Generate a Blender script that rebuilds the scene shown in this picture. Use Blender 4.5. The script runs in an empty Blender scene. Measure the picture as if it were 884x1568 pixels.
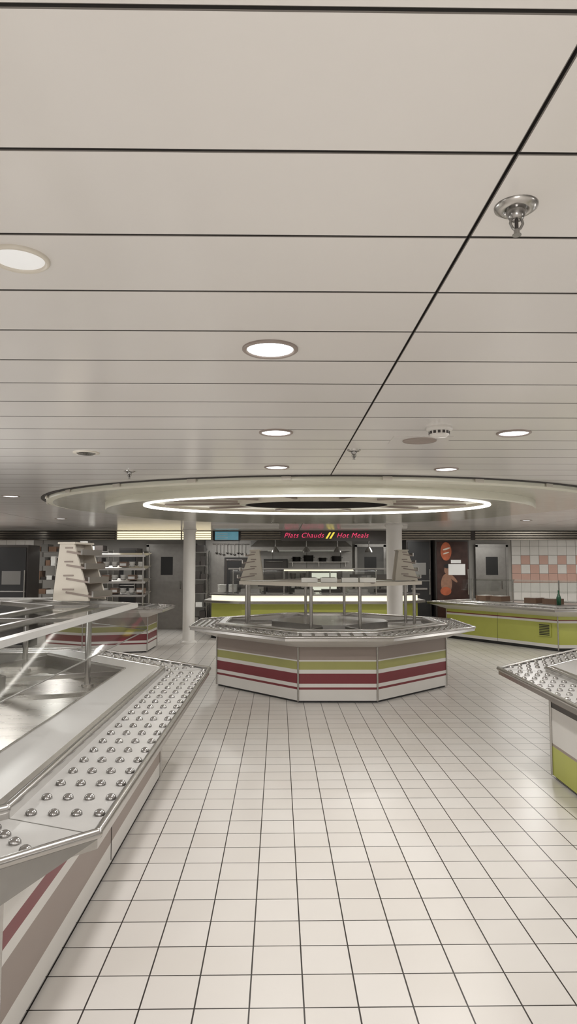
import bpy, math, random
from mathutils import Vector, Matrix
random.seed(4)
S=bpy.context.scene
S.view_settings.view_transform='Standard'
S.view_settings.exposure=0.0
S.view_settings.gamma=1.0

# ------------------------------------------------------------------ materials
def nt(name):
    m=bpy.data.materials.new(name); m.use_nodes=True
    return m, m.node_tree, m.node_tree.nodes['Principled BSDF']
def mat(name,col,rough=.4,metal=0,emit=0,ecol=None,var=.06,scale=6,stretch=None,bump=0,coat=0):
    m,t,b=nt(name)
    b.inputs['Roughness'].default_value=rough; b.inputs['Metallic'].default_value=metal
    b.inputs['Coat Weight'].default_value=coat; b.inputs['Coat Roughness'].default_value=.06
    tc=t.nodes.new('ShaderNodeTexCoord'); mp=t.nodes.new('ShaderNodeMapping'); nz=t.nodes.new('ShaderNodeTexNoise')
    if stretch: mp.inputs['Scale'].default_value=stretch
    nz.inputs['Scale'].default_value=scale; nz.inputs['Detail'].default_value=4
    t.links.new(tc.outputs['Object'],mp.inputs[0]); t.links.new(mp.outputs[0],nz.inputs['Vector'])
    mx=t.nodes.new('ShaderNodeMix'); mx.data_type='RGBA'
    mx.inputs[6].default_value=(*[c*(1-var) for c in col],1); mx.inputs[7].default_value=(*[min(1,c*(1+var)) for c in col],1)
    t.links.new(nz.outputs['Fac'],mx.inputs[0]); t.links.new(mx.outputs[2],b.inputs['Base Color'])
    mr=t.nodes.new('ShaderNodeMapRange'); mr.inputs[3].default_value=max(.02,rough*.85); mr.inputs[4].default_value=min(1,rough*1.15)
    t.links.new(nz.outputs['Fac'],mr.inputs[0]); t.links.new(mr.outputs[0],b.inputs['Roughness'])
    if bump:
        bp=t.nodes.new('ShaderNodeBump'); bp.inputs['Strength'].default_value=bump; bp.inputs['Distance'].default_value=.01
        t.links.new(nz.outputs['Fac'],bp.inputs['Height']); t.links.new(bp.outputs[0],b.inputs['Normal'])
    if emit:
        b.inputs['Emission Color'].default_value=(*(ecol or col),1); b.inputs['Emission Strength'].default_value=emit
    return m
def glassmat():
    m=bpy.data.materials.new('clear_glass'); m.use_nodes=True; t=m.node_tree; t.nodes.clear()
    o=t.nodes.new('ShaderNodeOutputMaterial'); mx=t.nodes.new('ShaderNodeMixShader'); tr=t.nodes.new('ShaderNodeBsdfTransparent')
    gl=t.nodes.new('ShaderNodeBsdfGlossy'); gl.inputs['Roughness'].default_value=.05
    tr.inputs[0].default_value=(.90,.92,.91,1)
    lw=t.nodes.new('ShaderNodeLayerWeight'); pw=t.nodes.new('ShaderNodeMath'); pw.operation='POWER'; pw.inputs[1].default_value=4
    ad=t.nodes.new('ShaderNodeMath'); ad.operation='MULTIPLY_ADD'; ad.inputs[1].default_value=.5; ad.inputs[2].default_value=.12
    t.links.new(lw.outputs['Facing'],pw.inputs[0]); t.links.new(pw.outputs[0],ad.inputs[0]); t.links.new(ad.outputs[0],mx.inputs[0])
    t.links.new(tr.outputs[0],mx.inputs[1]); t.links.new(gl.outputs[0],mx.inputs[2]); t.links.new(mx.outputs[0],o.inputs[0])
    return m
M={}
M['ceil']=mat('ceiling_panel_paint',(.72,.69,.66),.17,var=.025,scale=2)
M['gap']=mat('ceiling_gap_dark',(.045,.04,.036),.8)
M['pedge']=mat('ceiling_panel_painted_shade',(.16,.145,.13),.8)
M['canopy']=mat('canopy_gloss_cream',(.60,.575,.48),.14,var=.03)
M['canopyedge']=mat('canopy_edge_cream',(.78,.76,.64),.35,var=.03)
M['steel']=mat('brushed_steel',(.50,.485,.465),.24,1,var=.12,scale=30,stretch=(1,1,8))
M['steeld']=mat('dull_steel',(.34,.33,.315),.34,.9,var=.15,scale=12)
M['tray']=mat('tray_slide_plate',(.58,.57,.555),.34,.3,var=.05,scale=20)
M['stud']=mat('stud_chrome',(.36,.35,.34),.2,1,var=.05)
M['white']=mat('white_laminate',(.70,.68,.65),.35,var=.04)
M['taupe']=mat('taupe_laminate',(.31,.255,.225),.4,var=.05)
M['lime']=mat('chartreuse_laminate',(.44,.46,.10),.35,var=.06)
M['lime2']=mat('olive_yellow_laminate',(.36,.355,.12),.35,var=.06)
M['maroon']=mat('maroon_laminate',(.19,.028,.036),.35,var=.06)
M['black']=mat('black_plastic',(.016,.016,.017),.35)
M['dark']=mat('dark_brown_panel',(.05,.043,.04),.3)
M['cream']=mat('cream_plastic',(.66,.61,.53),.4,var=.04)
M['col']=mat('column_paint',(.84,.82,.79),.35,var=.03)
M['wall']=mat('grey_wall_paint',(.40,.385,.36),.45,var=.06,scale=2)
M['greyd']=mat('grey_door_paint',(.17,.165,.155),.4,var=.05)
M['slat']=mat('fascia_slat_bronze',(.24,.215,.18),.25,.7,var=.1)
M['warm']=mat('lit_menu_panel',(1,.9,.6),.5,0,1.1,(1,.88,.62),var=.02)
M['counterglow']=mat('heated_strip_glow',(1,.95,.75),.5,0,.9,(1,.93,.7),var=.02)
M['blue']=mat('menu_screen_blue',(.1,.3,.4),.3,0,.3,(.18,.42,.52),var=.4,scale=8)
M['neonr']=mat('neon_red',(.8,.1,.2),.5,0,.8,(1,.06,.18),var=.02)
M['neony']=mat('neon_yellow',(1,.9,.1),.5,0,.7,(1,.8,.1),var=.02)
M['ring']=mat('ring_light_diffuser',(1,.97,.9),.5,0,4.5,(1,.96,.89),var=.01)
M['ledlens']=mat('downlight_lens',(.95,.97,1),.4,0,4,(.93,.98,1),var=.01)
M['pink']=mat('pink_tile',(.58,.38,.32),.25)
M['wtile']=mat('white_tile',(.72,.70,.67),.25)
M['grout']=mat('tile_grout',(.35,.33,.31),.7)
M['paper']=mat('paper_notice',(.78,.78,.77),.6)
M['orange']=mat('poster_orange',(.42,.11,.05),.4,var=.5,scale=9)
M['poster']=mat('poster_brown_photo',(.045,.022,.018),.3,var=.7,scale=7)
M['skin']=mat('poster_figure_tan',(.28,.15,.10),.4,var=.4,scale=12)
M['china']=mat('white_china',(.80,.79,.76),.2)
M['green']=mat('bottle_green',(.02,.10,.05),.15)
M['glow']=mat('oven_window_glow',(.8,.8,.7),.4,0,.5,(.9,.95,.8))
M['lens']=mat('lamp_cover_white',(.86,.86,.85),.3,0,.22,(.95,.97,1))
M['plast']=mat('detector_plastic',(.72,.69,.65),.35)
M['well']=mat('well_steel_bright',(.50,.475,.43),.28,1,var=.15,scale=4,stretch=(1,3,1))
M['tray_br']=mat('cafeteria_tray_brown',(.20,.12,.08),.4,var=.1)
M['glass']=glassmat()

# ------------------------------------------------------------------ mesh builder
class MB:
    def __init__(s,name): s.n=name; s.v=[]; s.f=[]; s.m=[]; s.s=[]; s.mats=[]
    def mi(s,k):
        if k not in s.mats: s.mats.append(k)
        return s.mats.index(k)
    def add(s,vs,fs,k,sm=False):
        o=len(s.v); s.v+= [tuple(v) for v in vs]; i=s.mi(k)
        for f in fs: s.f.append([o+a for a in f]); s.m.append(i); s.s.append(sm)
    def box(s,c,d,k,rz=0,rx=0,ry=0):
        R=Matrix.Rotation(rz,3,'Z')@Matrix.Rotation(ry,3,'Y')@Matrix.Rotation(rx,3,'X'); c=Vector(c)
        vs=[c+R@Vector((x*d[0]/2,y*d[1]/2,z*d[2]/2)) for x in(-1,1) for y in(-1,1) for z in(-1,1)]
        s.add(vs,[(0,1,3,2),(4,6,7,5),(0,4,5,1),(2,3,7,6),(0,2,6,4),(1,5,7,3)],k)
    def b2(s,x0,x1,y0,y1,z0,z1,k): s.box(((x0+x1)/2,(y0+y1)/2,(z0+z1)/2),(x1-x0,y1-y0,z1-z0),k)
    def cyl(s,p0,p1,r,k,seg=14,r2=None):
        p0=Vector(p0);p1=Vector(p1); r2=r if r2 is None else r2
        a=(p1-p0).normalized(); u=a.orthogonal().normalized(); w=a.cross(u)
        vs=[]
        for p,q in((p0,r),(p1,r2)):
            for i in range(seg):
                t=2*math.pi*i/seg; vs.append(p+u*math.cos(t)*q+w*math.sin(t)*q)
        s.add(vs,[(i,(i+1)%seg,seg+(i+1)%seg,seg+i) for i in range(seg)],k,True)
        s.add(vs[:seg],[tuple(range(seg))[::-1]],k); s.add(vs[seg:],[tuple(range(seg))],k)
    def ring(s,A,za,B,zb,k,sm=False):
        n=len(A); vs=[(a[0],a[1],za) for a in A]+[(b[0],b[1],zb) for b in B]
        s.add(vs,[(i,(i+1)%n,n+(i+1)%n,n+i) for i in range(n)],k,sm)
    def face(s,A,z,k,flip=False):
        f=tuple(range(len(A))); s.add([(a[0],a[1],z) for a in A],[f[::-1] if flip else f],k)
    def prism(s,A,z0,z1,k,sm=False):
        s.ring(A,z0,A,z1,k,sm); s.face(A,z1,k); s.face(A,z0,k,True)
    def tube(s,pts,r,k,closed=True,seg=8):
        n=len(pts); pts=[Vector(p) for p in pts]
        for i in range(n if closed else n-1): s.cyl(pts[i],pts[(i+1)%n],r,k,seg)
        for p in pts: s.lathe(p,[(0,-r),(r*.7,-r*.7),(r,0),(r*.7,r*.7),(0,r)],k,seg)
    def lathe(s,c,prof,k,seg=20):
        vs=[];n=len(prof)
        for r,z in prof:
            for i in range(seg):
                t=2*math.pi*i/seg; vs.append((c[0]+r*math.cos(t),c[1]+r*math.sin(t),c[2]+z))
        s.add(vs,[(j*seg+i,j*seg+(i+1)%seg,(j+1)*seg+(i+1)%seg,(j+1)*seg+i) for j in range(n-1) for i in range(seg)],k,True)
    def quad(s,a,b,c,d,k): s.add([a,b,c,d],[(0,1,2,3)],k)
    def obj(s,parent=None,bevel=0):
        me=bpy.data.meshes.new(s.n); me.from_pydata(s.v,[],s.f)
        for k in s.mats: me.materials.append(M[k])
        for p,i,sm in zip(me.polygons,s.m,s.s): p.material_index=i; p.use_smooth=sm
        me.update(); o=bpy.data.objects.new(s.n,me); S.collection.objects.link(o)
        if parent:
            o.parent=parent; o.matrix_parent_inverse=Matrix.Translation(parent.location).inverted()
        if bevel:
            b=o.modifiers.new('bevel','BEVEL'); b.width=bevel; b.segments=2; b.limit_method='ANGLE'
        return o
def empty(name,loc):
    e=bpy.data.objects.new(name,None); e.location=loc; e.empty_display_size=.2; S.collection.objects.link(e); return e
def off(P,d):
    n=len(P); out=[]
    for i in range(n):
        a=Vector(P[i-1]);b=Vector(P[i]);c=Vector(P[(i+1)%n])
        e1=(b-a).normalized(); e2=(c-b).normalized()
        n1=Vector((e1.y,-e1.x)); n2=Vector((e2.y,-e2.x)); m=(n1+n2); m/= m.length_squared/2
        out.append(tuple(b+m*d))
    return out
def ell(cx,cy,a,b,n=96): return [(cx+a*math.cos(2*math.pi*i/n),cy+b*math.sin(2*math.pi*i/n)) for i in range(n)]

H=2.33
YAW=.0146
# ------------------------------------------------------------------ room shell
def floor_mat():
    m,t,b=nt('floor_tiles')
    tc=t.nodes.new('ShaderNodeTexCoord'); mp=t.nodes.new('ShaderNodeMapping')
    mp.inputs['Location'].default_value=(-.094+1.99*5,-2.57+1.99*3,0)
    br=t.nodes.new('ShaderNodeTexBrick'); br.offset=0; br.squash=1
    br.inputs['Scale'].default_value=1; br.inputs['Brick Width'].default_value=.199; br.inputs['Row Height'].default_value=.199
    br.inputs['Mortar Size'].default_value=.0031; br.inputs['Mortar Smooth'].default_value=.1
    br.inputs['Color1'].default_value=(.69,.665,.635,1); br.inputs['Color2'].default_value=(.65,.62,.585,1); br.inputs['Mortar'].default_value=(.03,.025,.022,1)
    t.links.new(tc.outputs['Object'],mp.inputs[0]); t.links.new(mp.outputs[0],br.inputs[0])
    nz=t.nodes.new('ShaderNodeTexNoise'); nz.inputs['Scale'].default_value=1.1; nz.inputs['Detail'].default_value=2
    t.links.new(tc.outputs['Object'],nz.inputs['Vector'])
    mx=t.nodes.new('ShaderNodeMix'); mx.data_type='RGBA'; mx.blend_type='MULTIPLY'; mx.inputs[0].default_value=1
    cr=t.nodes.new('ShaderNodeValToRGB'); cr.color_ramp.elements[0].position=.3; cr.color_ramp.elements[0].color=(.95,.94,.93,1); cr.color_ramp.elements[1].position=.7
    t.links.new(nz.outputs['Fac'],cr.inputs[0]); t.links.new(br.outputs['Color'],mx.inputs[6]); t.links.new(cr.outputs[0],mx.inputs[7])
    t.links.new(mx.outputs[2],b.inputs['Base Color'])
    b.inputs['Roughness'].default_value=.28; b.inputs['Specular IOR Level'].default_value=.5
    bp=t.nodes.new('ShaderNodeBump'); bp.invert=True; bp.inputs['Strength'].default_value=.5; bp.inputs['Distance'].default_value=.002
    t.links.new(br.outputs['Fac'],bp.inputs['Height']); t.links.new(bp.outputs[0],b.inputs['Normal'])
    return m
M['floor']=floor_mat()
f=MB('floor'); f.b2(-9.3,9.3,-3.3,17.3,-.1,0,'floor'); o=f.obj(); o.rotation_euler.z=YAW

# ceiling: flat pan panels with open joints; joint shade is put into the colour of the folded pan edges
c=MB('ceiling'); c.b2(-9.4,9.4,-3.5,17.4,H+.03,H+.08,'gap')
g=.003
y=.831-.307*14
while y<17.2:
    for x0,x1 in((-9.3,-3.9),(-3.9,.424),(.424,4.75),(4.75,9.3)):
        A=[(x0+g,y+g),(x1-g,y+g),(x1-g,y+.307-g),(x0+g,y+.307-g)]
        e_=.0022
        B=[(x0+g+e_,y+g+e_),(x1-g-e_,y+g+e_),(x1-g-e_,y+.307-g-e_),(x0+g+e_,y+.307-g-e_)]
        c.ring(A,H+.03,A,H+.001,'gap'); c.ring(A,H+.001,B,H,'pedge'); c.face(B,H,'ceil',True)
    y+=.307
o=c.obj(); o.rotation_euler.z=YAW

def wall(n,*a):
    w=MB(n); w.b2(*a,'wall'); return w.obj()
wall('wall_back',-9,9,17,17.15,0,H); wall('wall_left',-9.15,-9,-3,17.15,0,H); wall('wall_right',9,9.15,-3,17.15,0,H); wall('wall_front',-9.15,9.15,-3.15,-3,0,H)
def tiles(name,x0,x1,pk=True):
    t=MB(name); t.b2(x0,x1,16.975,17.0,0,H,'grout'); s=.23; nx=int((x1-x0)/s)
    for i in range(nx):
        for j in range(10):
            k='wtile'
            if pk and j in(6,7) and (i+j)%2==0: k='pink'
            if pk and j==5 : k='pink'
            t.b2(x0+i*s+.004,x0+(i+1)*s-.004,16.962,16.976,j*s+.004,(j+1)*s-.004,k)
    return t.obj()
tiles('wall_back_tile_panel',5.62,8.95); tiles('wall_back_tile_panel.001',-8.95,-6.2)
for n,a in(('baseboard_back',(-9,9,16.94,16.96,0,.1)),('baseboard_left',(-9,-8.98,-3,16.9,0,.1)),('baseboard_right',(8.98,9,-3,16.9,0,.1))):
    b=MB(n); b.b2(*a,'dark'); b.obj()

# ------------------------------------------------------------------ circular light canopy
e=empty('ceiling_light_canopy',(.35,8,H))
k=MB('outer_soffit')
A2=ell(.4,8,3.17,2.52); A3=ell(.4,8,3.1,2.46)
k.ring(ell(.4,8,3.225,2.575),H-.006,ell(.4,8,3.17,2.52),H-.006,'gap'); k.ring(ell(.4,8,3.225,2.575),H-.006,ell(.4,8,3.225,2.575),H+.01,'gap')
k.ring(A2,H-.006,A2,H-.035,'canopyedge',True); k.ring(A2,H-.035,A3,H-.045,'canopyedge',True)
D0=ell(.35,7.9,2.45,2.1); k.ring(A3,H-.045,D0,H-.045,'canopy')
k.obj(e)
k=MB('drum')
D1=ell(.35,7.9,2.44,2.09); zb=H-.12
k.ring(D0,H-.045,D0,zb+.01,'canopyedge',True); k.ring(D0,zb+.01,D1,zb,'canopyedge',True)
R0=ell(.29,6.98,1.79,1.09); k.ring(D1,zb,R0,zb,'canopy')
R1=ell(.29,6.98,1.745,1.05)
Q0=ell(.29,6.98,.80,.47); k.ring(R1,zb+.045,Q0,zb+.045,'canopyedge'); k.ring(Q0,zb+.045,Q0,zb+.01,'cream',True)
Q1=ell(.29,6.98,.74,.42); k.ring(Q0,zb+.01,Q1,zb+.01,'canopyedge'); k.ring(Q1,zb+.01,Q1,H-.03,'dark',True); k.face(Q1,H-.03,'dark')
k.ring(R1,zb+.015,R1,zb+.045,'cream',True)
k.obj(e)
k=MB('ring_diffuser'); k.ring(R0,zb,R0,zb-.008,'ring',True); k.ring(R0,zb-.008,R1,zb-.006,'ring'); k.ring(R1,zb-.006,R1,zb+.015,'ring',True); k.obj(e)
k=MB('edge_clips')
for i in range(24):
    t=2*math.pi*i/24+.13; x,y=.4+3.19*math.cos(t),8+2.54*math.sin(t)
    k.box((x,y,H-.02),(.08,.012,.03),'cream',rz=math.atan2(2.54*math.cos(t),-3.19*math.sin(t)))
for i in range(12):
    t=2*math.pi*(i+.5)/12
    r0=Vector((.29+.84*math.cos(t),6.98+.5*math.sin(t))); r1=Vector((.29+1.68*math.cos(t),6.98+.98*math.sin(t))); q=(r0+r1)/2
    k.box((q.x,q.y,zb+.035),((r1-r0).length,.03,.02),'taupe',rz=math.atan2((r1-r0).y,(r1-r0).x))
k.obj(e)

# ------------------------------------------------------------------ downlights
def area(n,loc,p,d,par,col=(1,.98,.955),up=False):
    l=bpy.data.lights.new(n,'AREA'); l.shape='DISK'; l.size=d; l.energy=p; l.color=col
    o=bpy.data.objects.new(n,l); o.location=loc; S.collection.objects.link(o)
    if up: o.rotation_euler=(math.pi,0,0)
    o.parent=par; o.matrix_parent_inverse=Matrix.Translation(par.location).inverted(); return o
def downlight(x,y,p=16,r=.08,dim=False):
    e=empty('recessed_downlight',(x,y,H)); m=MB('trim_ring')
    m.lathe((x,y,H),[(r*1.18,.002),(r*1.18,-.005),(r*1.08,-.010),(r*1.0,-.006),(r*.97,-.002)],'taupe' if not dim else 'cream',40)
    m.lathe((x,y,H),[(r*.98,-.003),(r*.5,-.005),(0,-.005)],'lens' if dim else 'ledlens',32); m.obj(e)
    if not dim: area('lamp',(x,y,H-.013),p,r*1.9,e)
for x,y in((-.062,2.228),(-.069,3.665),(-.088,4.99),(1.249,3.68),(1.205,5.09)): downlight(x,y,13)
downlight(-.644,1.553,0,.06,True)
for x,y in((-2.95,7.1),(-3.6,10.6),(-6.2,12.),(4.2,8),(3.9,11.),(6.6,10.8),(-6,8.5),(-6.5,4.5),(-4.2,3.2),(-2.7,3.5),(3.2,3.4),(5.6,4.6),(6.6,7.6),
            (0.6,-.5),(-1.3,-.5),(2.4,-.5),(-4,-.5),(5,-.5),(-1.3,-2),(1.2,-2),(-7.4,0),(7.4,1)): downlight(x,y,17)

def strip(x,y,p):
    e=empty('fluorescent_ceiling_light',(x,y,H)); m=MB('housing'); m.b2(x-.62,x+.62,y-.08,y+.08,H-.05,H-.001,'white'); m.obj(e)
    l=bpy.data.lights.new('tube_lamp','AREA'); l.shape='RECTANGLE'; l.size=1.15; l.size_y=.12; l.energy=p; l.color=(1,.98,.93)
    o=bpy.data.objects.new('tube_lamp',l); o.location=(x,y,H-.055); S.collection.objects.link(o); o.parent=e; o.matrix_parent_inverse=Matrix.Translation(e.location).inverted()
for x in(-7,-4.4,-1.6,2.6,5.2,7.6): strip(x,15.2,24)
for x in(-.8,1.6): strip(x,12.6,18)
def ceiling_fill(x,y,z,p,r=.45):  # invented out-of-view fittings, added to throw fill light up onto the ceiling
    e=empty('added_ceiling_fill',(x,y,z)); m=MB('fill_bowl'); m.lathe((x,y,z),[(0,0),(r*.5,0),(r*.6,.02),(r,.09),(r*1.03,.09),(r*.62,-.0),(r*.5,0)],'steel',28); m.obj(e)
    area('lamp',(x,y,z+.085),p,r*1.8,e,up=True)
for a in((-2.75,3.7,.84,28),(3.75,3.7,.84,28),(-.2,-1.7,.01,46),(-7,9,.01,40),(7,9.3,.01,40),(-6,0,.01,25),(6,0,.01,25)): ceiling_fill(*a)

# ------------------------------------------------------------------ sprinklers, detector, speaker, vent
def sprinkler(x,y):
    m=MB('fire_sprinkler'); z=H
    m.lathe((x,y,z),[(.044,.0),(.043,-.004),(.034,-.010),(.022,-.012),(.022,-.004),(.0,-.004)],'steel',32)
    m.lathe((x,y,z),[(.020,-.004),(.019,-.018),(.015,-.026),(.010,-.030),(0,-.030)],'stud',24)
    for s in(-1,1):
        m.tube([(x+s*.010,y,z-.026),(x+s*.013,y,z-.037),(x+s*.008,y,z-.047),(x,y,z-.052)],.0028,'steeld',False,6)
    m.cyl((x,y,z-.028),(x,y,z-.052),.004,'dark',8)
    m.cyl((x,y,z-.050),(x,y,z-.060),.006,'steeld',10); m.cyl((x,y,z-.060),(x,y,z-.062),.009,'steeld',16)
    m.obj()
for x,y in((.465,1.32),(.417,4.24),(-1.24,5.2)): sprinkler(x,y)
m=MB('smoke_detector'); x,y=.804,3.54
m.lathe((x,y,H),[(.072,.0),(.072,-.012),(.060,-.018),(.055,-.020),(.052,-.040),(.040,-.050),(0,-.052)],'plast',32)
for i in range(14):
    t=2*math.pi*i/14; m.box((x+.054*math.cos(t),y+.054*math.sin(t),H-.030),(.004,.014,.014),'dark',rz=t)
m.obj()
m=MB('ceiling_speaker'); x,y=.77,3.9
m.b2(x-.17,x+.17,y-.13,y+.13,H-.003,H+.002,'ceil'); m.lathe((x,y,H),[(.10,-.003),(.098,-.008),(.09,-.006),(0,-.006)],'taupe',32); m.obj()
m=MB('ceiling_air_vent'); x,y=-1.32,4.34
m.lathe((x,y,H),[(.085,.0),(.083,-.006),(.06,-.006)],'cream',28)
for i in range(4): m.lathe((x,y,H),[(.058-i*.014,-.002),(.052-i*.014,-.012),(.048-i*.014,-.002)],'steel',24)
m.obj()

# ------------------------------------------------------------------ serving islands
SC=[(.0,.025,'black'),(.025,.152,'white'),(.152,.178,'maroon'),(.178,.22,'white'),(.22,.335,'maroon'),(.335,.38,'white'),(.38,.475,'lime2'),(.475,.49,'white'),(.49,.64,'taupe')]
SL=[(.0,.02,'black'),(.02,.12,'white'),(.12,.30,'taupe'),(.30,.35,'white'),(.35,.41,'maroon'),(.41,.64,'white')]
SR=[(.0,.02,'black'),(.02,.235,'lime'),(.235,.255,'taupe'),(.255,.52,'white'),(.52,.56,'dark'),(.56,.64,'taupe')]
SG=[(.0,.06,'black'),(.06,.12,'white'),(.12,.52,'lime'),(.52,.56,'white'),(.56,.58,'maroon'),(.58,.64,'lime')]
def island(name,P,stripes,tray=.35,well=.12,wellw=.6,shelf=None,sw=.35,post=None,glass=.10,bars=True,rim=.045,gtop=False):
    cx=sum(p[0] for p in P)/len(P); cy=sum(p[1] for p in P)/len(P)
    e=empty(name,(cx,cy,0)); n=len(P)
    m=MB('cabinet_body')
    for z0,z1,k in stripes: m.ring(P,z0,P,z1,k) if k!='black' else m.ring(off(P,-.02),z0,off(P,-.02),z1,k)
    for p in off(P,.004): m.cyl((p[0],p[1],.02),(p[0],p[1],.64),.012,'steel',8)
    for i in range(n):
        a=Vector(P[i]);b=Vector(P[(i+1)%n]); L=(b-a).length; q=max(1,round(L/1.25)); d=(b-a)/L; nn=Vector((d.y,-d.x))
        for j in range(1,q):
            c=a+d*L*j/q+nn*.001; m.box((c.x,c.y,.33),(.004,.004,.6),'dark',rz=math.atan2(d.y,d.x))
    m.obj(e)
    m=MB('tray_slide'); o1=off(P,tray); o0=off(P,tray-.02)
    m.ring(P,.64,off(P,tray-.03),.79-rim,'white'); m.ring(off(P,tray-.03),.79-rim,o1,.79-rim,'steel'); m.ring(o1,.79-rim,o1,.79,'steel')
    m.tube([(p[0],p[1],.79) for p in o1],.016,'steel')
    m.ring(o0,.785,off(P,.03),.785,'tray')
    m.ring(off(P,.03),.785,off(P,.03),.81,'steel'); m.tube([(p[0],p[1],.812) for p in off(P,.015)],.018,'steel')
    for a,b in zip(off(P,.03),off(P,tray-.01)):
        m.box(((a[0]+b[0])/2,(a[1]+b[1])/2,.785),((Vector(a)-Vector(b)).length,.004,.002),'steeld',rz=math.atan2(b[1]-a[1],b[0]-a[0]))
    m.obj(e)
    m=MB('roller_studs')
    rows=4; st=(tray-.05)/rows
    for i in range(n):
        for r in range(rows):
            d=.06+st*(r+.35); Q=off(P,d); a=Vector(Q[i]);b=Vector(Q[(i+1)%n]); L=(b-a).length; u=(b-a)/L
            s=.06+(.03*r)
            while s<L-.04:
                p=a+u*s; m.lathe((p.x,p.y,.785),[(.0195,0),(.0185,.007),(.0145,.013),(.008,.017),(0,.018)],'stud',12); s+=.15
    m.obj(e)
    m=MB('food_well'); zt=.83
    m.ring(off(P,.0),.82,off(P,-.02),zt,'steel'); a=off(P,-well); m.ring(off(P,-.02),zt,a,zt,'tray')
    b=off(P,-well-.02); c2=off(P,-well-wellw); m.ring(a,zt,off(P,-well-.008),zt-.01,'steel'); m.ring(off(P,-well-.008),zt-.01,b,.72,'steel'); m.ring(b,.72,c2,.72,'well')
    m.ring(c2,.72,c2,zt,'steeld'); m.face(c2,zt,'steel')
    m.tube([(p[0],p[1],zt+.002) for p in off(P,-well+.01)],.006,'steel',seg=6)
    if bars:
        for i in range(n):
            p=Vector(off(P,-well-.01)[i]); q=Vector(c2[i]); mm=(p+q)/2
            m.box((mm.x,mm.y,zt-.03),((q-p).length,.035,.03),'steel',rz=math.atan2(q.y-p.y,q.x-p.x))
    m.obj(e)
    if shelf:
        zs,so=shelf; Q=off(P,-so); Q2=off(P,-so-sw); m=MB('upper_shelf')
        if not gtop:
            m.ring(Q,zs-.045,Q,zs,'cream'); m.ring(Q,zs,off(P,-so-.04),zs+.003,'cream'); m.ring(off(P,-so-.04),zs+.003,off(P,-so-.05),zs-.01,'steel')
            m.ring(off(P,-so-.05),zs-.01,Q2,zs-.01,'steeld'); m.ring(Q2,zs-.01,Q2,zs-.045,'cream'); m.ring(Q2,zs-.045,Q,zs-.045,'cream')
        else:
            def fr(o1,o2,k='steel'):
                a=off(P,-o1); b=off(P,-o2)
                m.ring(a,zs-.03,a,zs,k); m.ring(a,zs,b,zs,k); m.ring(b,zs,b,zs-.03,k); m.ring(b,zs-.03,a,zs-.03,k)
            fr(so,so+.045,'tray'); fr(so+sw-.05,so+sw); fr(so+.26,so+.285)
            m.ring(off(P,-so-.045),zs-.012,off(P,-so-sw+.05),zs-.012,'glass')
            for i in range(n):
                A_=[Vector(off(P,-so-.02)[i]),Vector(off(P,-so-.02)[(i+1)%n])]; B_=[Vector(off(P,-so-sw+.02)[i]),Vector(off(P,-so-sw+.02)[(i+1)%n])]
                for t in(0,.5):
                    p=A_[0].lerp(A_[1],t); q=B_[0].lerp(B_[1],t); mm=(p+q)/2
                    m.box((mm.x,mm.y,zs-.015),((q-p).length,.035,.026),'steel',rz=math.atan2(q.y-p.y,q.x-p.x))
        m.obj(e)
        m=MB('shelf_posts')
        for p in off(P,-(post or so+.08)):
            m.cyl((p[0],p[1],.72),(p[0],p[1],zs-.03),.022,'steel',14); m.cyl((p[0],p[1],.72),(p[0],p[1],.735),.045,'steel',14); m.cyl((p[0],p[1],zs-.045),(p[0],p[1],zs-.03),.04,'steel',14)
        m.obj(e)
        if glass:
            m=MB('sneeze_guard_glass'); g0=off(P,-so-.012); g1=off(P,-so+glass)
            m.ring(g0,zs-.03,g1,zs-.20,'glass'); m.tube([(p[0],p[1],zs-.20) for p in g1],.004,'steeld',seg=6); m.obj(e)
    return e
octC=[(.114,7.97),(1.036,7.97),(2.08,9.0),(2.08,10.0),(1.036,11.05),(.114,11.05),(-.953,10.0),(-.953,9.1)]
cen=island('center_serving_island',octC,SC,.35,.12,.6,(1.38,.28),.32,.38,glass=0)
PL=[(-.93,2.25),(-.97,5.2),(-2.0,6.2),(-3.4,6.2),(-4.4,5.2),(-4.4,2.25),(-3.4,1.25),(-1.95,1.25)]
lef=island('left_serving_island',PL,SL,.35,.26,.75,(1.31,.17),.6,.5,glass=.07,gtop=True)
m=MB('end_apron'); T=off(PL,.353); a=Vector(T[0]); b=Vector(T[7]); u=(b-a).normalized()
for p,q,z0,z1 in((a,a+u*.36,.775,.655),(a+u*.36,b,.655,.64)):
    nn=Vector((-u.y,u.x))*-.012
    m.add([(p.x,p.y,.79),(q.x,q.y,.79),(q.x,q.y,z1),(p.x,p.y,z0)]+[(p.x+nn.x,p.y+nn.y,.79),(q.x+nn.x,q.y+nn.y,.79),(q.x+nn.x,q.y+nn.y,z1),(p.x+nn.x,p.y+nn.y,z0)],[(0,1,2,3),(7,6,5,4),(0,4,5,1),(2,6,7,3),(1,5,6,2),(0,3,7,4)],'steeld')
m.obj(lef)
PR=[(2.0,2.2),(3.0,1.2),(4.4,1.2),(5.4,2.2),(5.4,5.2),(4.4,6.2),(2.95,6.2),(2.0,5.22)]
island('right_serving_island',PR,SR,.35,.26,.75,(1.31,.35),.5,.5,gtop=True)
PF=[(-3.7,12.2),(-2.6,12.5),(-2.6,13.4),(-3.5,14.1),(-4.2,14.1),(-4.5,13.6),(-4.5,12.6)]
island('rear_serving_island',PF,SC,.32,.1,.35,None)
PG=[(3.5,15.0),(5.0,12.6),(6.5,12.6),(6.5,13.4),(4.4,15.6)]
cold=island('cold_buffet_counter',PG,SG,.3,.08,.3,None,bars=False)
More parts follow.
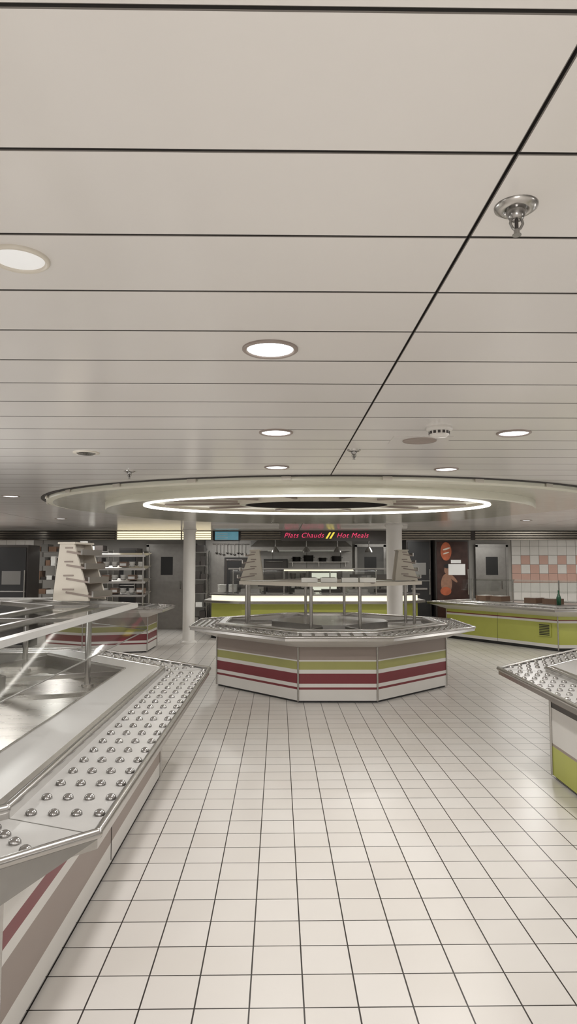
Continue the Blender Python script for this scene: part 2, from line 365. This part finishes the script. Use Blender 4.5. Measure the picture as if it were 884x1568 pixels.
m=MB('vent_grille'); d=Vector((1.5,-2.4)).normalized(); nn=Vector((d.y,-d.x)); a=Vector((3.5,15.0))+d*2.55+nn*.012
m.box((a.x,a.y,.38),(.28,.02,.24),'lime',rz=math.atan2(d.y,d.x))
for i in range(7):
    a2=a+nn*.014; m.box((a2.x,a2.y,.29+i*.03),(.22,.012,.014),'black',rz=math.atan2(d.y,d.x))
m.obj(cold)
m=MB('buffet_guard')
for t in(.1,.5,.9):
    x=3.9+1.5*t; y=15.1-2.2*t; m.cyl((x,y,.83),(x,y,1.3),.014,'steel')
m.quad((3.9,15.0,1.3),(5.5,12.8,1.3),(5.75,13.0,1.25),(4.2,15.2,1.25),'glass'); m.quad((3.85,14.95,1.28),(5.45,12.75,1.28),(5.4,12.7,1.05),(3.8,14.9,1.05),'glass')
for t in(.15,.3,.62,.78):
    x=4.1+1.5*t; y=15.2-2.2*t; m.box((x,y,.88),(.28,.3,.1),'tray_br',rz=-1.0); m.box((x,y,.935),(.22,.24,.01),'china',rz=-1.0)
m.obj(cold)

# ------------------------------------------------------------------ racks on shelves
def rack(x,y,z,w=.28,h=.44,rz=0,dirx=1):
    e=empty('cup_dispenser_rack',(x,y,z)); m=MB('rack_body')
    prof=[(-.11,0),(.20,0),(.19,.05),(.06,h),(-.06,h),(-.11,.05)]
    R=Matrix.Rotation(rz,3,'Z')
    def T(px,py,pz):
        v=R@Vector((px,py,pz)); return (x+v.x,y+v.y,z+v.z)
    for s in(-w/2,w/2-.02):
        A=[T(p[0]*dirx,s,p[1]) for p in prof]; B=[T(p[0]*dirx,s+.02,p[1]) for p in prof]; n=len(prof)
        m.add(A+B,[tuple(range(n)),tuple(range(n,2*n))[::-1]]+[(i,(i+1)%n,n+(i+1)%n,n+i) for i in range(n)],'cream')
    for q in range(4):
        zz=.06+q*h*.24; v=T(dirx*.02,-w/2-.003,zz+.03); m.box(v,(.10-.012*q,.004,.012),'taupe',rz=rz)
    for i in range(4):
        zz=.05+i*h*.24; L=.24-.034*i
        v=R@Vector((dirx*(L*.5+.0),0,zz)); m.box((x+v.x,y+v.y,z+v.z),(L,w+.01,.016),'taupe',rz=rz,ry=.15*dirx)
        v=R@Vector((dirx*(L+.0),0,zz+.005)); m.box((x+v.x,y+v.y,z+v.z),(.014,w+.03,.045),'steel',rz=rz)
    v=R@Vector((-.03*dirx,0,h/2)); m.box((x+v.x,y+v.y,z+v.z),(.05,w-.03,h),'cream',rz=rz)
    v=R@Vector((0,0,h)); m.box((x+v.x,y+v.y,z+v.z),(.15,w+.02,.015),'cream',rz=rz)
    m.obj(e)
rack(-.47,9.55,1.385,.3,.42,0,-1); rack(1.60,9.55,1.385,.3,.42,0,1)
rack(-1.75,5.55,1.315,.30,.46,-.2,1)
for sx,n in((.26,4),(.50,5),(.76,5),(.98,3)):
    m=MB('tray_box'); m.b2(sx-.09,sx+.09,8.34,8.5,1.372,1.385,'taupe'); m.b2(sx-.1,sx+.1,8.33,8.51,1.385,1.44,'china')
    m.b2(sx-.08,sx+.08,8.35,8.49,1.44,1.445,'steeld'); m.obj(cen,.006)

# ------------------------------------------------------------------ columns
def column(x,y,r):
    m=MB('support_column'); m.lathe((x,y,0),[(r+.05,0),(r+.05,.02),(r+.012,.05),(r,.06),(r,H-.06),(r+.02,H-.05),(r+.02,H-.001)],'col',32); m.obj()
column(-2.06,14.0,.125); column(1.9,12.1,.14)

# ------------------------------------------------------------------ rear hot servery
e=empty('hot_food_counter',(.6,15,0)); hot=e; m=MB('counter_body')
PB=[(-1.0,14.5),(2.3,14.5),(2.85,14.95),(2.85,15.7),(-1.7,15.7),(-1.7,14.95)]
for z0,z1,k in((0,.06,'black'),(.06,.2,'white'),(.2,.32,'maroon'),(.32,.46,'white'),(.46,.76,'lime')): m.ring(PB,z0,PB,z1,k)
m.ring(PB,.76,off(PB,.16),.78,'white'); m.ring(off(PB,.16),.78,off(PB,.16),.83,'steel'); m.ring(off(PB,.16),.83,PB,.83,'tray')
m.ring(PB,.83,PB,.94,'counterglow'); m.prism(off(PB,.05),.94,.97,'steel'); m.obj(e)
m=MB('display_guard')
for x in(-1.2,-.1,.9,1.9,2.5): m.cyl((x,14.65,.97),(x,14.65,1.5),.015,'steel')
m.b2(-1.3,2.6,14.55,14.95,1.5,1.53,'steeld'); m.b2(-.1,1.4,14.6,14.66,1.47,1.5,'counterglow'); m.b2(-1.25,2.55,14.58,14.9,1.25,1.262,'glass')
m.quad((-1.25,14.52,1.48),(2.55,14.52,1.48),(2.55,14.45,1.12),(-1.25,14.45,1.12),'glass')
for i in range(6): m.b2(-1.1+i*.6,-1.1+i*.6+.5,14.95,15.4,.965,.985,'steeld'); m.b2(-1.06+i*.6,-1.14+i*.6+.5,14.99,15.36,.986,1.06,'dark' if i%2 else 'steeld')
m.obj(e)
for sx,sy in((-1.5,15.25),(-1.25,15.2),(2.35,15.25),(2.6,15.3)):
    m=MB('stacked_plates')
    for i in range(10): m.lathe((sx,sy,.985+i*.017),[(0,0),(.07,0),(.105,.014),(.1,.019),(0,.006)],'china',16)
    m.obj(hot)

m=MB('trim_fascia_slats')
m.b2(-8.9,8.9,14.42,14.5,H-.2,H-.002,'dark')
for x0,x1 in((-8.8,-6.3),(-6.25,-3.72),(-1.02,-.17),(2.12,3.9),(4.0,6.4),(6.45,8.8)):
    for i in range(4): m.box(((x0+x1)/2,14.405,H-.03-i*.05),(x1-x0,.03,.028),'slat',rx=.25)
m.obj()
e=empty('illuminated_menu_board',(-2.6,14.36,H-.1)); m=MB('frame'); m.b2(-3.7,-1.62,14.37,14.41,H-.2,H-.004,'slat')
for i in range(4): m.b2(-3.66,-1.66,14.35,14.37,H-.19+i*.047,H-.160+i*.047,'warm')
m.b2(-2.3,-2.27,14.34,14.37,H-.2,H-.004,'slat'); m.obj(e)
m=MB('menu_screen'); m.b2(-1.6,-1.04,14.36,14.41,H-.22,H-.004,'black'); m.b2(-1.57,-1.07,14.35,14.36,H-.2,H-.02,'blue')
for i in range(4): m.b2(-1.54,-1.3,14.345,14.351,H-.19+i*.04,H-.18+i*.04,'paper')
m.obj()
e=empty('neon_hot_meals_sign',(1.1,14.3,H-.1)); m=MB('sign_box'); m.b2(-.15,2.1,14.33,14.41,H-.22,H-.004,'dark')
for s in(0,1): m.quad((.79+s*.08,14.322,H-.17),(.83+s*.08,14.322,H-.17),(.91+s*.08,14.322,H-.04),(.87+s*.08,14.322,H-.04),'neony')
m.obj(e)
def text(s,x,z,size,k):
    cu=bpy.data.curves.new('lettering','FONT'); cu.body=s; cu.size=size; cu.shear=.35; cu.extrude=.003; cu.offset=-.001; cu.space_character=1.1
    cu.materials.append(M[k]); o=bpy.data.objects.new('lettering',cu); S.collection.objects.link(o)
    o.location=(x,14.318,z); o.rotation_euler=(math.pi/2,0,0); o.parent=e; o.matrix_parent_inverse=Matrix.Translation(e.location).inverted()
text('Plats Chauds',-.1,H-.15,.148,'neonr'); text('Hot Meals',1.02,H-.15,.148,'neonr')

# ------------------------------------------------------------------ kitchen behind
m=MB('kitchen_wall_cladding'); m.b2(-2.1,1.6,16.93,16.95,0,H-.01,'steeld'); m.b2(2.5,4.2,16.93,16.95,0,H-.01,'greyd')
for i in range(5): m.b2(-2.1+i*.85,-2.09+i*.85,16.92,16.935,0,H-.01,'dark')
m.obj()
e=empty('extraction_hood',(.2,16.4,2.0)); m=MB('hood')
A=[(-.9,15.9),(1.5,15.9),(1.5,16.9),(-.9,16.9)]; B=[(-.6,16.2),(1.2,16.2),(1.2,16.9),(-.6,16.9)]
m.ring(A,1.93,A,2.03,'steeld'); m.ring(A,2.03,B,H-.01,'steeld'); m.face(A,1.95,'dark',True); m.b2(-.5,1.1,16.1,16.2,1.93,1.948,'glow'); m.obj(e)
e=empty('kitchen_workbench',(.2,16.5,0)); m=MB('bench'); m.b2(-1.9,1.6,16.2,16.9,.86,.9,'steel'); m.b2(-1.85,1.55,16.25,16.88,.1,.86,'greyd')
for i in range(5): m.b2(-1.8+i*.68,-1.2+i*.68,16.235,16.25,.15,.82,'steeld'); m.b2(-1.7+i*.68,-1.3+i*.68,16.21,16.235,.74,.76,'steel')
m.obj(e,.003)
def oven(x0,x1,y0,z0,z1,win,n='convection_oven'):
    m=MB(n); m.b2(x0,x1,y0,y0+.5,z0,z1,'black'); m.b2(x0+.02,x1-.02,y0-.015,y0,z0+.03,z1-.03,'dark')
    m.b2(x0+.06,x1-.14,y0-.02,y0-.014,z0+.09,z1-.09,win); m.cyl((x0+.05,y0-.045,z1-.06),(x1-.12,y0-.045,z1-.06),.01,'steel')
    for i in range(3): m.cyl((x1-.07,y0-.03,z0+.12+i*.1),(x1-.07,y0-.014,z0+.12+i*.1),.018,'steel')
    m.obj(None,.004)
oven(-1.55,-1.0,16.3,.9,1.78,'black'); oven(-.6,-.02,16.3,.9,1.74,'dark'); oven(.5,1.3,16.3,.9,1.5,'glow')
e=empty('kitchen_wall_shelf',(.5,16.75,1.7)); m=MB('shelf'); m.b2(0,1.5,16.6,16.92,1.66,1.68,'steel')
for x in(.1,.75,1.4): m.b2(x-.01,x+.01,16.65,16.92,1.56,1.66,'steel')
m.obj(e)
for i,(x,r,h) in enumerate(((.2,.1,.12),(.5,.12,.16),(.85,.09,.1),(1.2,.12,.14))):
    m=MB('cooking_pot'); m.lathe((x,16.77,1.682),[(0,0),(r,0),(r,h),(r+.008,h),(r-.005,h-.01),(r-.008,.01),(0,.01)],'steeld',20); m.cyl((x-r-.03,16.77,1.68+h*.7),(x-r,16.77,1.68+h*.7),.008,'black'); m.cyl((x+r,16.77,1.68+h*.7),(x+r+.03,16.77,1.68+h*.7),.008,'black'); m.obj()
e=empty('utensil_rail',(-1.4,16.87,2.1)); m=MB('rail'); m.cyl((-1.9,16.86,2.12),(-.98,16.86,2.12),.01,'steel')
for i in range(9):
    x=-1.8+i*.09; m.cyl((x,16.85,2.12),(x,16.85,1.92-.02*(i%3)),.006,'steel',6); m.lathe((x,16.85,1.90-.02*(i%3)),[(0,-.03),(.03,-.01),(.035,.01),(0,.012)],'steel',10)
for x in(-1.85,-1.02): m.b2(x-.01,x+.01,16.86,16.93,2.11,2.13,'steel')
m.obj(e)
for x0 in(.02,.26):
    m=MB('coffee_grinder'); m.b2(x0,x0+.18,16.35,16.6,.9,1.2,'black'); m.lathe((x0+.09,16.47,1.2),[(.03,0),(.05,.02),(.08,.18),(.08,.2),(0,.2)],'dark',16); m.b2(x0+.05,x0+.13,16.3,16.35,1.05,1.1,'steel'); m.obj()
def storage(x0,x1,y0,n='storage_rack'):
    e=empty(n,((x0+x1)/2,y0,0)); m=MB('frame')
    for x in(x0,x1):
        for yy in(y0,y0+.45): m.cyl((x,yy,0),(x,yy,1.95),.013,'steel',8)
    for j in range(6):
        z=.25+j*.33; m.b2(x0,x1,y0,y0+.45,z,z+.012,'steeld')
        w=x0+.04
        while w<x1-.16:
            ww=random.uniform(.1,.2); hh=random.uniform(.06,.24); m.b2(w,min(w+ww,x1-.02),y0+.03,y0+.4,z+.012,z+.012+hh,random.choice(['steeld','china','dark','tray_br','steel','greyd','dark'])); w+=ww+.02
    m.obj(e)
storage(-2.5,-1.97,16.3); storage(-4.85,-4.15,15.5); storage(-6.1,-5.2,15.9); storage(2.48,2.74,16.25)
def monitor(x,y,z):
    m=MB('order_monitor'); m.b2(x-.2,x+.2,y,y+.04,z+.12,z+.4,'black'); m.b2(x-.18,x+.18,y-.004,y,z+.14,z+.38,'dark'); m.cyl((x,y+.03,z),(x,y+.03,z+.14),.02,'black'); m.b2(x-.1,x+.1,y-.04,y+.1,z,z+.015,'black'); m.obj(hot)
monitor(1.6,15.45,.985); monitor(-.5,15.45,.985); monitor(2.1,15.45,.985)
for x in(-.3,.4,1.1,1.8):
    m=MB('heat_lamp'); m.cyl((x,15.1,H-.002),(x,15.1,2.0),.008,'steel'); m.lathe((x,15.1,1.88),[(.09,0),(.085,.03),(.04,.1),(.015,.13),(0,.13)],'steeld',20); m.obj()
def door(n,x0,x1,y,k='greyd'):
    e=empty(n,((x0+x1)/2,y,0)); m=MB('leaf'); m.b2(x0,x1,y-.05,y,0,2.05,k); m.b2(x0-.06,x0,y-.07,y,0,2.1,'steeld'); m.b2(x1,x1+.06,y-.07,y,0,2.1,'steeld'); m.b2(x0-.06,x1+.06,y-.07,y,2.05,2.12,'steeld')
    m.b2((x0+x1)/2-.15,(x0+x1)/2+.15,y-.056,y-.05,1.35,1.8,'black'); m.cyl((x1-.1,y-.08,1.0),(x1-.1,y-.08,1.2),.012,'steel'); m.obj(e)
door('door_1',1.72,2.38,16.92); door('door_2',-3.5,-2.6,16.95,'steeld'); door('door_3',4.75,5.45,16.95,'steeld')
m=MB('wall_notice'); m.b2(-.95,-.62,16.9,16.925,1.95,2.2,'paper'); m.obj()
def cooler(n,x0,x1,y0,z1,poster):
    e=empty(n,((x0+x1)/2,y0,0)); m=MB('cabinet'); m.b2(x0,x1,y0,y0+.6,.03,z1,'dark'); m.b2(x0+.03,x1-.03,y0-.02,y0,.1,z1-.05,'poster' if poster else 'black')
    m.b2(x0+.05,x1-.05,y0-.03,y0-.02,.06,.1,'steeld'); m.cyl((x1-.04,y0-.05,.9),(x1-.04,y0-.05,1.5),.012,'steel')
    if poster:
        cx=x0+.25
        def disc(dx,z,a,b,yy,k,rot=0):
            m.add([(cx+dx+a*math.cos(t*math.pi/12)*math.cos(rot)-b*math.sin(t*math.pi/12)*math.sin(rot),y0-yy,z+a*math.cos(t*math.pi/12)*math.sin(rot)+b*math.sin(t*math.pi/12)*math.cos(rot)) for t in range(24)],[tuple(range(24))],k)
        disc(0,1.92,.13,.22,.024,'orange'); disc(.01,1.98,.09,.02,.027,'cream',.3); disc(.0,1.88,.08,.015,.027,'cream',.3)
        disc(.02,1.48,.07,.10,.024,'skin'); disc(.02,1.57,.08,.05,.026,'black')
        disc(.0,1.15,.13,.24,.023,'skin'); disc(.14,1.3,.04,.16,.025,'skin',.8); disc(-.02,.98,.13,.10,.026,'orange')
        m.b2(x0+.30,x0+.70,y0-.032,y0-.021,1.36,1.62,'paper'); m.b2(x0+.36,x0+.6,y0-.034,y0-.03,1.64,1.72,'paper')
    else: m.b2(x0+.03,x1-.03,y0-.026,y0-.02,z1*.55,z1*.56,'steeld'); m.b2(x0+.12,x1-.12,y0-.026,y0-.02,z1*.62,z1*.75,'greyd'); m.b2(x0+.1,x1-.1,y0-.04,y0-.02,z1*.46,z1*.48,'steel')
    m.obj(e,.004)
cooler('drinks_cooler',3.5,4.3,16.05,2.2,True); cooler('upright_fridge',2.82,3.4,16.1,2.2,False)
cooler('coffee_machine_cabinet',-5.55,-4.95,12.8,1.98,False); cooler('coffee_machine_cabinet.001',-6.4,-5.65,13.3,1.9,False)
cooler('upright_fridge.001',-4.05,-3.62,16.1,2.0,False)
e=empty('tiered_display_stand',(-3.3,12.9,.84)); m=MB('stand')
for x in(-3.75,-2.75):
    for y0 in(12.75,13.3): m.cyl((x,y0,.84),(x,y0,1.85),.015,'steel')
for i,z in enumerate((1.05,1.3,1.55,1.8)):
    m.box((-3.25,13.0+i*.03,z),(1.1,.6-.05*i,.012),'steeld',rx=.12); m.b2(-3.8,-2.7,12.72,12.735,z-.05,z-.01,'steel')
for i in range(6):
    for j,z in enumerate((1.06,1.31,1.56)):
        if (i+j)%3==2: m.b2(-3.72+i*.165,-3.58+i*.165,12.85,13.05,z,z+.1,'tray_br'); m.b2(-3.71+i*.165,-3.59+i*.165,12.84,12.85,z+.02,z+.07,'paper')
        else:
            for q in range(3): m.lathe((-3.65+i*.165,12.9,z+q*.03),[(0,0),(.04,0),(.06,.03),(.065,.04),(.06,.04),(0,.01)],'china',12)
m.obj(e)
e=empty('crockery_rack',(-4.2,12.9,.84)); m=MB('rack')
for x in(-4.4,-4.0):
    for y0 in(12.75,13.05): m.cyl((x,y0,.84),(x,y0,1.75),.012,'steel')
for j in range(4):
    z=.95+j*.22; m.b2(-4.42,-3.98,12.7,13.1,z,z+.012,'steel')
    for i in range(3):
        for q in range(4): m.lathe((-4.33+i*.13,12.83,z+.012+q*.03),[(0,0),(.035,0),(.055,.035),(.05,.035),(0,.008)],'china',12)
m.obj(e)
m=MB('glass_bottle'); m.lathe((5.15,12.9,.835),[(0,0),(.04,0),(.042,.14),(.03,.18),(.014,.22),(.014,.28),(0,.28)],'green',16); m.obj()

# ------------------------------------------------------------------ world + camera
w=bpy.data.worlds.new('world'); S.world=w; w.use_nodes=True; w.node_tree.nodes['Background'].inputs[0].default_value=(.8,.78,.75,1); w.node_tree.nodes['Background'].inputs[1].default_value=.3
cam=bpy.data.cameras.new('camera'); cam.sensor_fit='VERTICAL'; cam.sensor_height=36; cam.lens=1030/1568*36; cam.clip_start=.02
co=bpy.data.objects.new('camera',cam); S.collection.objects.link(co); co.location=(0,0,1.6); co.rotation_euler=(math.pi/2+math.atan(81/1030),0,0); S.camera=co
